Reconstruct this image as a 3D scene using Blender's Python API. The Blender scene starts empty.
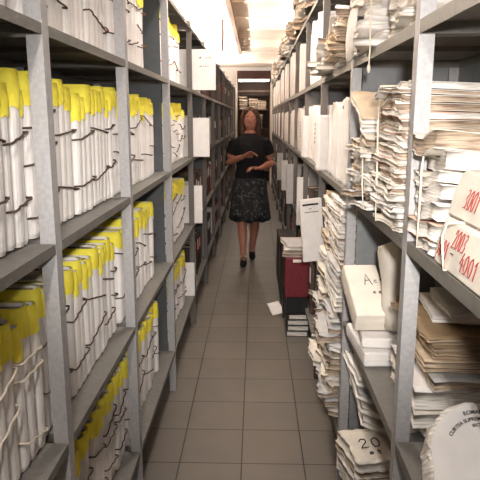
import bpy, math, random
from mathutils import Vector, Matrix, Euler
R = random.Random(7)
C = bpy.context.scene.collection
PI = math.pi
ORD = ['first', 'second', 'third', 'fourth', 'fifth', 'sixth', 'seventh', 'eighth', 'ninth', 'tenth', 'eleventh',
       'twelfth', 'thirteenth', 'fourteenth', 'fifteenth', 'sixteenth', 'seventeenth', 'eighteenth', 'nineteenth', 'twentieth',
       'twenty-first', 'twenty-second', 'twenty-third', 'twenty-fourth', 'twenty-fifth', 'twenty-sixth', 'twenty-seventh', 'twenty-eighth']

# ------------------------------------------------------------------ materials
def lin(c):
    return tuple(((v / 255) / 12.92 if v / 255 <= .04045 else ((v / 255 + .055) / 1.055) ** 2.4) for v in c)

def mat(name, rgb, rough=.7, var=.12, scale=30, bump=.0, bscale=60, metal=0, dark=None, ovar=.0, spec=.3):
    m = bpy.data.materials.new(name); m.use_nodes = True
    nt = m.node_tree; n = nt.nodes; l = nt.links
    b = n['Principled BSDF']; b.inputs['Roughness'].default_value = rough; b.inputs['Metallic'].default_value = metal
    b.inputs['Specular IOR Level'].default_value = spec
    tc = n.new('ShaderNodeTexCoord')
    nz = n.new('ShaderNodeTexNoise'); nz.inputs['Scale'].default_value = scale; nz.inputs['Detail'].default_value = 4
    l.new(tc.outputs['Object'], nz.inputs['Vector'])
    rp = n.new('ShaderNodeValToRGB'); c = lin(rgb)
    d = lin(dark) if dark else tuple(v * (1 - 2 * var) for v in c)
    rp.color_ramp.elements[0].position = .3; rp.color_ramp.elements[0].color = (*d, 1)
    rp.color_ramp.elements[1].position = .7; rp.color_ramp.elements[1].color = (*c, 1)
    l.new(nz.outputs['Fac'], rp.inputs['Fac'])
    out = rp.outputs['Color']
    if ovar:
        oi = n.new('ShaderNodeObjectInfo'); mr = n.new('ShaderNodeMapRange')
        mr.inputs['To Min'].default_value = 1 - ovar; mr.inputs['To Max'].default_value = 1 + ovar * .3
        l.new(oi.outputs['Random'], mr.inputs['Value'])
        hs = n.new('ShaderNodeHueSaturation'); l.new(mr.outputs['Result'], hs.inputs['Value']); l.new(out, hs.inputs['Color'])
        out = hs.outputs['Color']
    l.new(out, b.inputs['Base Color'])
    if bump:
        bz = n.new('ShaderNodeTexNoise'); bz.inputs['Scale'].default_value = bscale; bz.inputs['Detail'].default_value = 3
        l.new(tc.outputs['Object'], bz.inputs['Vector'])
        bp = n.new('ShaderNodeBump'); bp.inputs['Strength'].default_value = bump; bp.inputs['Distance'].default_value = .01
        l.new(bz.outputs['Fac'], bp.inputs['Height']); l.new(bp.outputs['Normal'], b.inputs['Normal'])
    return m

def pages_mat(name, light, dark, scale=220):
    m = bpy.data.materials.new(name); m.use_nodes = True
    nt = m.node_tree; n = nt.nodes; l = nt.links; b = n['Principled BSDF']; b.inputs['Roughness'].default_value = .9
    tc = n.new('ShaderNodeTexCoord'); mp = n.new('ShaderNodeMapping')
    mp.inputs['Scale'].default_value = (.06, .06, 1)
    nz = n.new('ShaderNodeTexNoise'); nz.inputs['Scale'].default_value = scale; nz.inputs['Detail'].default_value = 3
    l.new(tc.outputs['Object'], mp.inputs['Vector']); l.new(mp.outputs['Vector'], nz.inputs['Vector'])
    rp = n.new('ShaderNodeValToRGB')
    rp.color_ramp.elements[0].position = .35; rp.color_ramp.elements[0].color = (*lin(dark), 1)
    rp.color_ramp.elements[1].position = .6; rp.color_ramp.elements[1].color = (*lin(light), 1)
    l.new(nz.outputs['Fac'], rp.inputs['Fac']); l.new(rp.outputs['Color'], b.inputs['Base Color'])
    return m

def emit(name, rgb, s):
    m = bpy.data.materials.new(name); m.use_nodes = True
    b = m.node_tree.nodes['Principled BSDF']; b.inputs['Emission Color'].default_value = (*rgb, 1)
    b.inputs['Emission Strength'].default_value = s; b.inputs['Base Color'].default_value = (.9, .9, .9, 1)
    return m

M = dict(
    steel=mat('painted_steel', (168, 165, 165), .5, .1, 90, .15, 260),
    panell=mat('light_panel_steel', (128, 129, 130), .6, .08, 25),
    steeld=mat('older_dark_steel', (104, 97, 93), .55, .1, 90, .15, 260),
    deck=mat('shelf_deck_steel', (116, 112, 106), .55, .1, 40, .08, 200),
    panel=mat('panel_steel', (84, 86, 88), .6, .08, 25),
    white=mat('white_paper', (232, 226, 222), .8, .05, 18, .25, 22, ovar=.08),
    cream=mat('cream_paper', (226, 217, 204), .8, .06, 16, .3, 20, ovar=.1),
    greyp=mat('grey_paper', (196, 192, 190), .8, .07, 16, .3, 20, ovar=.12),
    kraft=mat('kraft_card', (168, 142, 110), .8, .1, 22, .3, 24, ovar=.15),
    tan=mat('tan_card', (204, 182, 156), .8, .08, 22, .3, 24, ovar=.1),
    pink=mat('buff_pink_card', (214, 178, 158), .8, .08, 22, .3, 24, ovar=.1),
    yellow=mat('yellow_paper', (246, 234, 92), .75, .08, 30, .35, 40, dark=(238, 218, 64), ovar=.08),
    string=mat('brown_string', (92, 74, 66), .9, .2, 200),
    cord=mat('pale_string', (222, 208, 190), .9, .1, 200),
    rstring=mat('reddish_string', (150, 92, 62), .9, .15, 200),
    maroon=mat('maroon_cloth', (112, 36, 44), .6, .15, 50, .1, 300),
    black=mat('black_board', (34, 32, 34), .6, .2, 50),
    darkb=mat('dark_board', (66, 60, 56), .7, .2, 40, ovar=.3),
    brownb=mat('brown_board', (96, 76, 64), .7, .2, 40, ovar=.3),
    redlab=mat('red_label', (172, 44, 44), .7, .1, 40),
    ink=mat('black_ink', (44, 38, 36), .8, .1, 80),
    redink=mat('red_marker', (158, 66, 60), .8, .12, 200),
    pagew=pages_mat('page_edges_white', (228, 222, 214), (176, 166, 156)),
    pageb=pages_mat('page_edges_brown', (176, 156, 134), (104, 86, 74)),
    skin=mat('skin', (166, 112, 92), .55, .05, 20), hair=mat('auburn_hair', (76, 48, 36), .6, .25, 60, .4, 120),
    shirt=mat('black_cotton', (20, 19, 22), .9, .1, 60, .1, 200), shoe=mat('black_leather', (22, 18, 18), .4, .1, 60),
    lip=mat('lip_skin', (150, 70, 66), .5, .05, 40), eyew=mat('eye_white', (220, 214, 208), .3, .02, 40),
    iris=mat('eye_iris', (50, 36, 28), .3, .02, 40),
    ceil=mat('ceiling_paint', (226, 208, 190), .9, .05, 2),
    wall=mat('wall_paint', (206, 198, 188), .9, .05, 4),
    lintel=mat('lintel_wood', (72, 40, 34), .7, .15, 20),
    duct=mat('duct_paint', (146, 122, 104), .7, .06, 20),
    housing=mat('lamp_housing', (226, 224, 220), .5, .03, 20),
)
M['tube'] = emit('lit_tube', (1, .95, .88), 14)

def floor_mat():
    m = bpy.data.materials.new('floor_tiles'); m.use_nodes = True
    nt = m.node_tree; n = nt.nodes; l = nt.links; b = n['Principled BSDF']
    tc = n.new('ShaderNodeTexCoord'); mp = n.new('ShaderNodeMapping')
    mp.inputs['Location'].default_value = (.058, -2.47 + .302 * 9, 0)
    l.new(tc.outputs['Object'], mp.inputs['Vector'])
    br = n.new('ShaderNodeTexBrick'); br.offset = 0; br.squash = 1
    br.inputs['Scale'].default_value = 1; br.inputs['Brick Width'].default_value = .288; br.inputs['Row Height'].default_value = .302
    br.inputs['Mortar Size'].default_value = .0035; br.inputs['Mortar Smooth'].default_value = .3
    br.inputs['Color1'].default_value = (*lin((112, 105, 96)), 1); br.inputs['Color2'].default_value = (*lin((105, 98, 90)), 1)
    br.inputs['Mortar'].default_value = (*lin((40, 32, 27)), 1)
    l.new(mp.outputs['Vector'], br.inputs['Vector'])
    nz = n.new('ShaderNodeTexNoise'); nz.inputs['Scale'].default_value = 5; nz.inputs['Detail'].default_value = 6
    l.new(tc.outputs['Object'], nz.inputs['Vector'])
    mr = n.new('ShaderNodeMapRange'); mr.inputs['To Min'].default_value = .78; mr.inputs['To Max'].default_value = 1.12
    l.new(nz.outputs['Fac'], mr.inputs['Value'])
    hs = n.new('ShaderNodeHueSaturation'); l.new(br.outputs['Color'], hs.inputs['Color']); l.new(mr.outputs['Result'], hs.inputs['Value'])
    l.new(hs.outputs['Color'], b.inputs['Base Color']); b.inputs['Roughness'].default_value = .42
    bp = n.new('ShaderNodeBump'); bp.inputs['Strength'].default_value = .3; bp.inputs['Distance'].default_value = .002; bp.invert = True
    l.new(br.outputs['Fac'], bp.inputs['Height']); l.new(bp.outputs['Normal'], b.inputs['Normal'])
    return m
M['floor'] = floor_mat()

def skirt_mat():
    m = bpy.data.materials.new('patterned_skirt'); m.use_nodes = True
    nt = m.node_tree; n = nt.nodes; l = nt.links; b = n['Principled BSDF']; b.inputs['Roughness'].default_value = .85
    tc = n.new('ShaderNodeTexCoord'); nz = n.new('ShaderNodeTexNoise'); nz.inputs['Scale'].default_value = 30; nz.inputs['Detail'].default_value = 3
    l.new(tc.outputs['Object'], nz.inputs['Vector']); rp = n.new('ShaderNodeValToRGB'); rp.color_ramp.interpolation = 'CONSTANT'
    e = rp.color_ramp.elements; e[0].color = (*lin((28, 27, 28)), 1); e[1].position = .5; e[1].color = (*lin((44, 44, 45)), 1)
    k = e.new(.6); k.color = (*lin((84, 84, 82)), 1)
    l.new(nz.outputs['Fac'], rp.inputs['Fac']); l.new(rp.outputs['Color'], b.inputs['Base Color'])
    return m
M['skirt'] = skirt_mat()

# ------------------------------------------------------------------ mesh helpers
class MB:
    def __init__(s): s.v = []; s.f = []; s.m = []
    def add(s, v, f, mi=0):
        o = len(s.v); s.v += [tuple(p) for p in v]; s.f += [tuple(i + o for i in q) for q in f]; s.m += [mi] * len(f) if isinstance(mi, int) else list(mi)
        return s
    def box(s, x0, x1, y0, y1, z0, z1, mi=0, shear=None):
        v = [(x, y, z) for z in (z0, z1) for y in (y0, y1) for x in (x0, x1)]
        if shear: v = [(x + shear[0] * (z - z0), y + shear[1] * (z - z0), z) for x, y, z in v]
        return s.add(v, [(0, 2, 3, 1), (4, 5, 7, 6), (0, 1, 5, 4), (2, 6, 7, 3), (0, 4, 6, 2), (1, 3, 7, 5)], mi)
    def tube(s, pts, r, n=6, closed=False, mi=0, cap=True):
        pts = [Vector(p) for p in pts]; N = len(pts); rs = r if isinstance(r, (list, tuple)) else [r] * N
        up = Vector((.13, .31, .94)); rings = []; o = len(s.v)
        for i, p in enumerate(pts):
            a = pts[(i - 1) % N] if closed or i > 0 else p
            b = pts[(i + 1) % N] if closed or i < N - 1 else p
            t = (b - a).normalized() if (b - a).length > 1e-9 else Vector((0, 0, 1))
            u = t.cross(up)
            if u.length < .05: u = t.cross(Vector((1, 0, 0)))
            u.normalize(); w = u.cross(t)
            for k in range(n):
                q = 2 * PI * k / n; s.v.append(tuple(p + u * (rs[i] * math.cos(q)) + w * (rs[i] * math.sin(q))))
        for i in range(N if closed else N - 1):
            j = (i + 1) % N
            for k in range(n):
                k2 = (k + 1) % n; s.f.append((o + i * n + k, o + i * n + k2, o + j * n + k2, o + j * n + k)); s.m.append(mi)
        if not closed and cap:
            s.f.append(tuple(o + k for k in range(n))[::-1]); s.f.append(tuple(o + (N - 1) * n + k for k in range(n))); s.m += [mi, mi]
        return s
    def loft(s, rings, mi=0, cap=True):
        o = len(s.v); n = len(rings[0])
        for rg in rings: s.v += [tuple(p) for p in rg]
        for i in range(len(rings) - 1):
            for k in range(n):
                k2 = (k + 1) % n; s.f.append((o + i * n + k, o + i * n + k2, o + (i + 1) * n + k2, o + (i + 1) * n + k)); s.m.append(mi)
        if cap:
            s.f.append(tuple(o + k for k in range(n))[::-1]); s.f.append(tuple(o + (len(rings) - 1) * n + k for k in range(n))); s.m += [mi, mi]
        return s
    def ball(s, c, r, nu=14, nv=9, mi=0):
        c = Vector(c); r = (r, r, r) if isinstance(r, (int, float)) else r
        rings = []
        for j in range(nv + 1):
            t = -PI / 2 + PI * (j + .02) / (nv + .04)
            rings.append([(c.x + r[0] * math.cos(t) * math.cos(2 * PI * k / nu), c.y + r[1] * math.cos(t) * math.sin(2 * PI * k / nu), c.z + r[2] * math.sin(t)) for k in range(nu)])
        return s.loft(rings, mi)
    def mesh(s, name, mats, smooth=False):
        me = bpy.data.meshes.new(name); me.from_pydata(s.v, [], s.f)
        for m in (mats if isinstance(mats, (list, tuple)) else [mats]): me.materials.append(m)
        me.polygons.foreach_set('material_index', s.m)
        if smooth: me.polygons.foreach_set('use_smooth', [True] * len(s.f))
        me.update(); return me

def link(name, me, parent=None, loc=(0, 0, 0), rot=(0, 0, 0), label=None):
    o = bpy.data.objects.new(name, me); C.objects.link(o); o.location = loc; o.rotation_euler = rot
    if parent: o.parent = parent
    if label: o['label'] = label
    return o
def part(name, mb, mats, parent=None, loc=(0, 0, 0), rot=(0, 0, 0), label=None, smooth=False):
    return link(name, mb.mesh(name, mats, smooth), parent, loc, rot, label)
def tag(o, label, cat, group=None):
    o['label'] = label; o['category'] = cat
    if group: o['group'] = group
    return o
def thing(name, label, cat, loc=(0, 0, 0), rot=(0, 0, 0), group=None):
    return tag(link(name, None, None, loc, rot), label, cat, group)
def struct(name, mb, m):
    o = part(name, mb, m); o['kind'] = 'structure'; return o

# ------------------------------------------------------------------ geometry of the place
AL, AR, DEP = -.46, .365, .40
LP = [.34, 1.32, 2.15, 3.20, 4.35, 5.50, 6.65, 7.80, 8.95, 10.10, 11.25, 12.40, 13.50]
RP = [.42, 1.40, 2.33, 3.39, 4.49, 5.67, 6.75, 7.90, 9.05, 10.20, 11.35, 12.50, 13.50]
LZ = [.25, .78, 1.285, 1.77, 2.20]
RZ = [.22, .75, 1.28, 1.785, 2.28]
CEIL = 2.72
struct('floor', MB().box(-2.6, 2.4, -2.5, 15, -.05, 0), M['floor'])
struct('ceiling', MB().box(-2.6, 2.4, -2.5, 15, CEIL, CEIL + .06), M['ceil'])
struct('wall_left', MB().box(-2.66, -2.6, -2.5, 15, 0, CEIL), M['wall'])
struct('wall_right', MB().box(2.4, 2.46, -2.5, 15, 0, CEIL), M['wall'])
struct('wall_back', MB().box(-2.6, 2.4, -2.56, -2.5, 0, CEIL), M['wall'])
w = MB(); w.box(-2.6, -.44, 14.2, 14.3, 0, CEIL); w.box(.34, 2.4, 14.2, 14.3, 0, CEIL); w.box(-.44, .34, 14.2, 14.3, 2.64, CEIL)
struct('wall_front', w, M['wall'])
struct('wall_recess', MB().box(-.6, .5, 14.92, 14.98, 0, CEIL), M['brownb'])
struct('trim_1', MB().box(-.44, .34, 14.16, 14.26, 2.46, 2.64), M['lintel'])

# ------------------------------------------------------------------ shelving
def post_mesh(sgn, h, m='steel'):          # L profile; sgn +1: rack lies towards +X
    b = MB(); t = .003
    x = lambda a: a * sgn
    def bx(x0, x1, y0, y1): b.box(min(x(x0), x(x1)), max(x(x0), x(x1)), y0, y1, 0, h)
    bx(0, .036, 0, t); bx(0, t, t, .04)
    return b.mesh('post', M[m])
def rear_post_mesh(sgn, h, m='steel'):
    b = MB(); b.box(min(-.036 * sgn, 0), max(-.036 * sgn, 0), 0, .003, 0, h); b.box(min(-.003 * sgn, 0), max(-.003 * sgn, 0), .003, .04, 0, h)
    return b.mesh('post', M[m])
def shelf_mb(sgn, L, lip):
    b = MB(); a, c = sorted((0, DEP * sgn)); t = .003
    b.box(a + .003, c - .003, 0, L, -t, 0)
    b.box(a, a + .003, 0, L, -lip, 0); b.box(c - .003, c, 0, L, -lip, 0)
    b.box(a + .003, c - .003, 0, t, -lip, -t); b.box(a + .003, c - .003, L - t, L, -lip, -t)
    b.box(a + .003, c - .003, L * .5 - .015, L * .5 + .015, -.018, -t)
    return b
def bay(side, i, P, Z, h, label):
    sgn = -1 if side == 'left' else 1; X = AL if side == 'left' else AR
    L = P[i + 1] - P[i]
    t = thing('shelving_bay', label, 'shelving unit', (X, P[i], 0), (0, 0, 0), 'grey steel shelving bays on the %s of the aisle' % side)
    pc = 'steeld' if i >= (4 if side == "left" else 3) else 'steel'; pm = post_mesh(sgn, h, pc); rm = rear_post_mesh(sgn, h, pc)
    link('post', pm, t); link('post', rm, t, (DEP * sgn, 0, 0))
    lip = .024 if side == 'left' else .03
    for z in Z:
        part('shelf', shelf_mb(sgn, L - .046, lip), M['deck'] if side == 'left' else M['deck'], t, (0, .0435, z))
    a, c = sorted(((DEP + .002) * sgn, (DEP + .004) * sgn))
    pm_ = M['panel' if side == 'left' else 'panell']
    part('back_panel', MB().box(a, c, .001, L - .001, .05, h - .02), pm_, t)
    if (side == 'left' and i in (2, 4, 6, 8, 10)) or (side == 'right' and i in (1, 3, 5, 7, 9)):
        a, c = sorted((.04 * sgn, (DEP - .04) * sgn)); e = MB()
        zz = [.03] + list(Z) + [h]
        for k in range(len(zz) - 1): e.box(a, c, L - .0015, L - .0002, zz[k] + .001, zz[k + 1] - .001)
        part('end_panel', e, pm_, t)
    return t
for i in range(12):
    w = ORD[i] if i < 11 else 'farthest'
    bay('left', i, LP, LZ, 2.24, 'grey steel shelving bay, %s from the front on the left of the aisle' % w)
    bay('right', i, RP, RZ, 2.34, 'grey steel shelving bay, %s from the front on the right of the aisle' % w)
for sgn, X, P, h, s in ((-1, AL, LP, 2.24, 'left'), (1, AR, RP, 2.34, 'right')):
    t = thing('rack_end_frame', 'grey post pair closing the far end of the %s shelving run' % s, 'frame', (X, 13.5, 0))
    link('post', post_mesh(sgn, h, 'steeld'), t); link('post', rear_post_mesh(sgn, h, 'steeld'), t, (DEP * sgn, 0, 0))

# ------------------------------------------------------------------ upright files
def file_profile(th, dep, bul, off=0, cut=None):
    pts = []
    for k in range(7):
        a = -PI / 2 + PI * k / 6; pts.append((bul * math.cos(a) - bul + off * math.cos(a), (th / 2 + off) * math.sin(a)))
    if cut: return [(-cut, -(th / 2 + off))] + pts + [(-cut, th / 2 + off)]
    return pts + [(-dep * .5, th / 2 * 1.02), (-dep, th / 2 * .95), (-dep, -th / 2 * .95), (-dep * .5, -th / 2 * 1.02)]
def file_meshes(th, dep, H, rnd, body='white', capmat='yellow', pages='pageb'):
    bul = min(.016, th * .3); pr = file_profile(th, dep, bul); b = MB(); rings = []
    zs = [0, .012, H * .25, H * .5, H * .75, H - .012, H]
    tw = rnd.uniform(-.006, .006); bw = rnd.uniform(-.004, .004)
    for z in zs:
        e = .9 if z in (0, H) else (1 if z < H * .3 else 1.02)
        ox = bw * math.sin(PI * z / H); oy = tw * math.sin(PI * z / H)
        rings.append([(x + ox - (.004 if z in (0, H) else 0), y * e + oy, z + (rnd.uniform(-.003, .003) if z == H else 0)) for x, y in pr])
    b.loft(rings, 0, False); n = len(pr)
    b.f.append(tuple(range(n))[::-1]); b.m.append(0)
    o = len(b.v); cx = -dep / 2
    top = rings[-1]; inner = [((x - cx) * .96 + cx, y * .8, H - rnd.uniform(.004, .009)) for x, y, z in top]
    b.v += inner; ob = o - n
    for k in range(n):
        k2 = (k + 1) % n; b.f.append((ob + k, ob + k2, o + k2, o + k)); b.m.append(0)
    b.f.append(tuple(o + k for k in range(n))); b.m.append(1)
    body_me = b.mesh('file', [M[body], M[pages]])
    cap = None
    if capmat:
        cut = rnd.uniform(.07, .16); hy = rnd.uniform(.045, .085)
        def sleeve(z0, z1, jit):
            a, c = file_profile(th * 1.03, dep, bul, .003, cut), file_profile(th * .9, dep, bul, .0, cut)
            q = MB(); k = len(a)
            def at(z): return bw * math.sin(PI * z / H), tw * math.sin(PI * z / H)
            lo = [z0 + rnd.uniform(-jit, jit) for _ in a]
            V = []
            for pr_, zl, up in ((a, lo, False), (a, [(z0 + z1) / 2] * k, False), (a, [z1] * k, True), (c, [z1 - .001] * k, True)):
                for (x, y), z in zip(pr_, zl):
                    ox, oy = at(max(0, min(H, z))); V.append((x + ox - (.003 if up else 0), y * (.95 if up else 1) + oy, z))
            F = []
            for r_ in range(3):
                for i in range(k - 1): F.append((r_ * k + i, r_ * k + i + 1, (r_ + 1) * k + i + 1, (r_ + 1) * k + i))
            return q.add(V, F)
        cap = sleeve(H - hy, H + .0015, .006).mesh('yellow_cap', M[capmat], True)
    return body_me, cap, th, H
FV = []
rf = random.Random(3)
for k in range(16):
    FV.append(file_meshes(rf.uniform(.034, .066), rf.uniform(.25, .29), rf.uniform(.355, .385), rf))
FW = [file_meshes(rf.uniform(.05, .08), .28, rf.uniform(.34, .37), rf, capmat=None) for k in range(6)]

def loop_string(files, z0, slope, tilt, dep, rr, rnd):
    """closed loop round a row of files: files = [(y, th)]"""
    b = MB(); pts = []
    y0 = files[0][0] - files[0][1] / 2 - .004; y1 = files[-1][0] + files[-1][1] / 2 + .004
    yc = (y0 + y1) / 2
    Zf = lambda x, y: z0 + slope * (y - yc) + tilt * x
    pts.append((-dep * .7, y0, Zf(-dep * .7, y0))); pts.append((-.03, y0 - .001, Zf(-.03, y0)))
    for y, th in files:
        for q in (-.42, -.2, .2, .42):
            pts.append((.0075 - (.0025 if abs(q) > .3 else 0), y + q * th, Zf(0, y + q * th) + rnd.uniform(-.0006, .0006)))
    pts.append((-.03, y1 + .001, Zf(-.03, y1))); pts.append((-dep * .7, y1, Zf(-dep * .7, y1)))
    pts.append((-dep - .006, y1 - .01, Zf(-dep, y1))); pts.append((-dep - .006, y0 + .01, Zf(-dep, y0)))
    return b.tube(pts, rr, 5, True)

ROWS = ['bottom', 'lower', 'middle', 'upper']
def file_row(bayno, row, y0, y1, tall=1.0, capped=True, leans=(-.02, .04)):
    """row of string-tied bundles from y0 to y1 on a left shelf"""
    rnd = random.Random(bayno * 17 + row); y = y0; nb = 0; lean = rnd.uniform(*leans)
    bn = ORD[bayno]
    while y < y1 - .018:
        k = rnd.choice((3, 3, 4, 4)); ln = lean + rnd.uniform(-.003, .003); fs = []; yy = 0
        sel = []
        while len(sel) < k:
            v = rnd.choice(FV if y1 - y - yy > .07 else sorted(FV, key=lambda q: q[2])[:4]); st = v[2] * 1.02
            fit = 1
            if y + yy + st > y1:
                fit = (y1 - y - yy) / st
                if fit < .45: break
                st *= fit
            sel.append((v, yy + st / 2, fit)); yy += st + rnd.uniform(0, .004)
        if not sel: break
        t = thing('file_bundle', 'tied bundle of white files with yellow caps, %s along the %s shelf, %s left bay' % (ORD[nb], ROWS[row], bn), 'file bundle',
            (AL - rnd.uniform(.048, .058), y, LZ[row]), (0, 0, 0), 'tied white file bundles on the left shelves')
        t.rotation_euler = (-ln, 0, rnd.uniform(-.01, .01))
        t.location.z += .003 + max(0, math.sin(ln) * (yy if ln > 0 else 0))
        for v, fy, fit in sel:
            f = link('file', v[0], t, (rnd.uniform(-.006, .001), fy, 0), (rnd.uniform(-.008, .008), rnd.uniform(.001, .012), rnd.uniform(-.04, .04))); f.scale = (1, fit, tall * rnd.uniform(.94, 1.03))
            if v[1] and capped: link('yellow_cap', v[1], f)
            fs.append((fy, v[2] * fit))
        sm = M['cord' if (bayno, row) == (0, 1) else rnd.choice(['string', 'string', 'rstring']) if row == 3 else 'string']
        for z0 in ((.12, .24) if rnd.random() < .75 else (.08, .2, .27)):
            part('string', loop_string(fs, z0 + rnd.uniform(-.03, .03), rnd.uniform(-.3, .3), rnd.uniform(-.2, .2), .285, .0027, rnd), sm, t, smooth=True)
        y += yy + rnd.uniform(.001, .005); nb += 1

file_row(0, 0, .75, 1.315); file_row(0, 1, .62, 1.315); file_row(0, 2, .62, 1.315); file_row(0, 3, .8, 1.30, 1.0)
file_row(1, 0, 1.335, 2.14); file_row(1, 1, 1.335, 2.11); file_row(1, 2, 1.335, 2.14); file_row(1, 3, 1.335, 2.14, 1.0)
file_row(2, 0, 2.17, 2.95); file_row(2, 1, 2.17, 2.92); file_row(2, 2, 2.17, 3.05); file_row(2, 3, 2.17, 2.82, 1.0)
for r_, e in ((0, 4.2), (1, 4.25), (2, 4.28), (3, 4.1)): file_row(3, r_, 3.25, e, .97)

# upright binders of the far left bays -------------------------------------------------
def binder_mesh(th, H, dep, m, lab=True):
    b = MB(); pr = file_profile(th, dep, .006); rings = []
    for z in (0, .004, H - .004, H): rings.append([(x, y * (.94 if z in (0, H) else 1), z) for x, y in pr])
    b.loft(rings, 0, False); n = len(pr); b.f.append(tuple(range(n))[::-1]); b.m.append(0)
    o = len(b.v); b.v += [((x + dep / 2) * .95 - dep / 2, y * .75, H - .006) for x, y, z in rings[-1]]; ob = o - n
    for k in range(n):
        k2 = (k + 1) % n; b.f.append((ob + k, ob + k2, o + k2, o + k)); b.m.append(0)
    b.f.append(tuple(o + k for k in range(n))); b.m.append(1)
    if lab: b.box(-.001, .0012, -th * .32, th * .32, H * .55, H * .82, 2)
    return b.mesh('binder', [M[m], M['pageb'], M['redlab'] if lab == 2 else M['white']])
rb = random.Random(11)
BV = [(binder_mesh(th, H, .27, m, lab), th, m) for th, H, m, lab in (
    (.07, .31, 'darkb', 1), (.08, .30, 'brownb', 2), (.06, .33, 'darkb', 0), (.09, .31, 'darkb', 2), (.07, .30, 'greyp', 0), (.08, .34, 'brownb', 1), (.06, .29, 'maroon', 1))]
CN = dict(darkb='dark grey', brownb='brown', greyp='pale grey', maroon='maroon')
for i in range(4, 12):
    for r_ in range(4):
        y = LP[i] + .09 + (.12 if i == 4 else 0); k = 0
        while y < LP[i + 1] - .12 and k < 9:
            me, th, m = rb.choice(BV)
            o = link('binder', me, None, (AL - .03 - rb.uniform(0, .02), y + th / 2, LZ[r_] + .003), (rb.uniform(-.015, .015), 0, 0))
            tag(o, '%s upright binder, %s along the %s shelf of the %s left bay' % (CN[m], ORD[k], ROWS[r_], ORD[i] if i < 11 else 'farthest'), 'binder', 'binders on the far left shelves')
            y += th + rb.uniform(.006, .05); k += 1

# white folders projecting into the aisle at the fifth left bay
for k, (z, wx, H, lab) in enumerate((
        (LZ[3], .165, .285, 'white handwritten folder jutting into the aisle from the upper left shelf'),
        (LZ[2], .115, .285, 'blank white folder jutting out from the middle left shelf, below the handwritten one'),
        (LZ[1], .055, .285, 'narrow white folder edge jutting out from the lower left shelf'),
        (LZ[0], .035, .25, 'white folder standing at the aisle edge of the bottom left shelf'))):
    t = thing('folder', lab, 'folder', (AL + wx, 4.44 if k < 3 else 4.0, z + .001) if k < 3 else (AL + .004, 4.28, z + .001), (0, 0, 0), 'white folders jutting into the aisle')
    b = MB(); b.box(-.30, 0, 0, .004, 0, H); b.box(-.30, 0, .032, .036, 0, H); b.box(-.004, 0, .004, .032, 0, H)
    part('cover', b, M['white'], t)
    part('page_block', MB().box(-.29, -.006, .005, .031, .002, H - .008), M['pagew'], t)
    if k == 0:
        b = MB(); rnd = random.Random(5)
        for zz, x0, x1 in ((.225, -.115, -.105), (.225, -.075, -.03), (.165, -.115, -.1), (.165, -.09, -.045)):
            n = 9; b.tube([(x0 + (x1 - x0) * q / n, -.0006, zz + (.009 if q % 2 else -.006) * rnd.uniform(.5, 1)) for q in range(n + 1)], .0016, 4)
        part('handwriting', b, M['ink'], t, label='faded handwritten lines')

# ------------------------------------------------------------------ lying papers
def slab(wx, ly, th, disp, mats, rnd, nx=8, ny=10, jit=.004, drop=0):
    """sheaf of paper lying flat; centre x,y = 0, underside z = 0 (+disp)."""
    b = MB(); X = [-wx / 2 + wx * i / nx for i in range(nx + 1)]; Y = [-ly / 2 + ly * j / ny for j in range(ny + 1)]
    ph = rnd.uniform(0, 6)
    def edge(x, y, i, j):
        dx = dy = 0
        if i in (0, nx): dx = rnd.uniform(-jit, jit) * .7 + jit * math.sin(ph + y * 15)
        if j in (0, ny): dy = rnd.uniform(-jit, jit)
        return dx, dy
    E = {(i, j): edge(X[i], Y[j], i, j) for i in range(nx + 1) for j in range(ny + 1)}
    def P(i, j, z, s=1):
        x, y = X[i] + E[i, j][0], Y[j] + E[i, j][1]; return (x * s, y * s, z + disp(x, y))
    id_ = {}
    for lay, z in ((0, 0), (1, th)):
        for i in range(nx + 1):
            for j in range(ny + 1): id_[lay, i, j] = len(b.v); b.v.append(P(i, j, z))
    for i in range(nx):
        for j in range(ny):
            b.f.append((id_[1, i, j], id_[1, i + 1, j], id_[1, i + 1, j + 1], id_[1, i, j + 1])); b.m.append(0)
            b.f.append((id_[0, i, j], id_[0, i, j + 1], id_[0, i + 1, j + 1], id_[0, i + 1, j])); b.m.append(0)
    ring = [(i, 0) for i in range(nx)] + [(nx, j) for j in range(ny)] + [(i, ny) for i in range(nx, 0, -1)] + [(0, j) for j in range(ny, 0, -1)]
    n = len(ring); cov = min(.0012, th * .2)
    mids = []
    for z, s in ((cov, 1), (cov, .985), (th - cov, .985), (th - cov, 1)):
        row = []
        for (i, j) in ring: row.append(len(b.v)); b.v.append(P(i, j, z, s))
        mids.append(row)
    rows = [[id_[0, i, j] for i, j in ring]] + mids + [[id_[1, i, j] for i, j in ring]]
    for q in range(5):
        for k in range(n):
            k2 = (k + 1) % n; b.f.append((rows[q][k], rows[q][k2], rows[q + 1][k2], rows[q + 1][k])); b.m.append(1 if q == 2 else 0)
    return b.mesh('paper', [M[mats[0]], M[mats[1]]], True)

def wave(a, fx=9, fy=22, ph=0, edge=True, hw=.16):
    def d(x, y):
        e = max(0, (-x + .02) / hw) if edge else 1
        return a * (.35 + e) * (math.sin(fy * y + ph) * .6 + math.sin(fy * 1.9 * y + ph * 1.7 + fx * x) * .4 + .9)
    return d

def string_round(x0, x1, y, z0, z1, rr=.0026, jy=.012, rnd=R, sag=0):
    """vertical loop round a lying pile, in the plane y = const"""
    pts = []
    for x, z in ((x0, z0), (x0 - .004, z0 + (z1 - z0) * .35), (x0 - .003, z0 + (z1 - z0) * .7), (x0, z1), ((x0 + x1) / 2, z1 + .002), (x1, z1), (x1 + .003, (z0 + z1) / 2), (x1, z0), ((x0 + x1) / 2, z0)):
        pts.append((x, y + rnd.uniform(-jy, jy), z))
    return MB().tube(pts, rr, 5, True)

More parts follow.
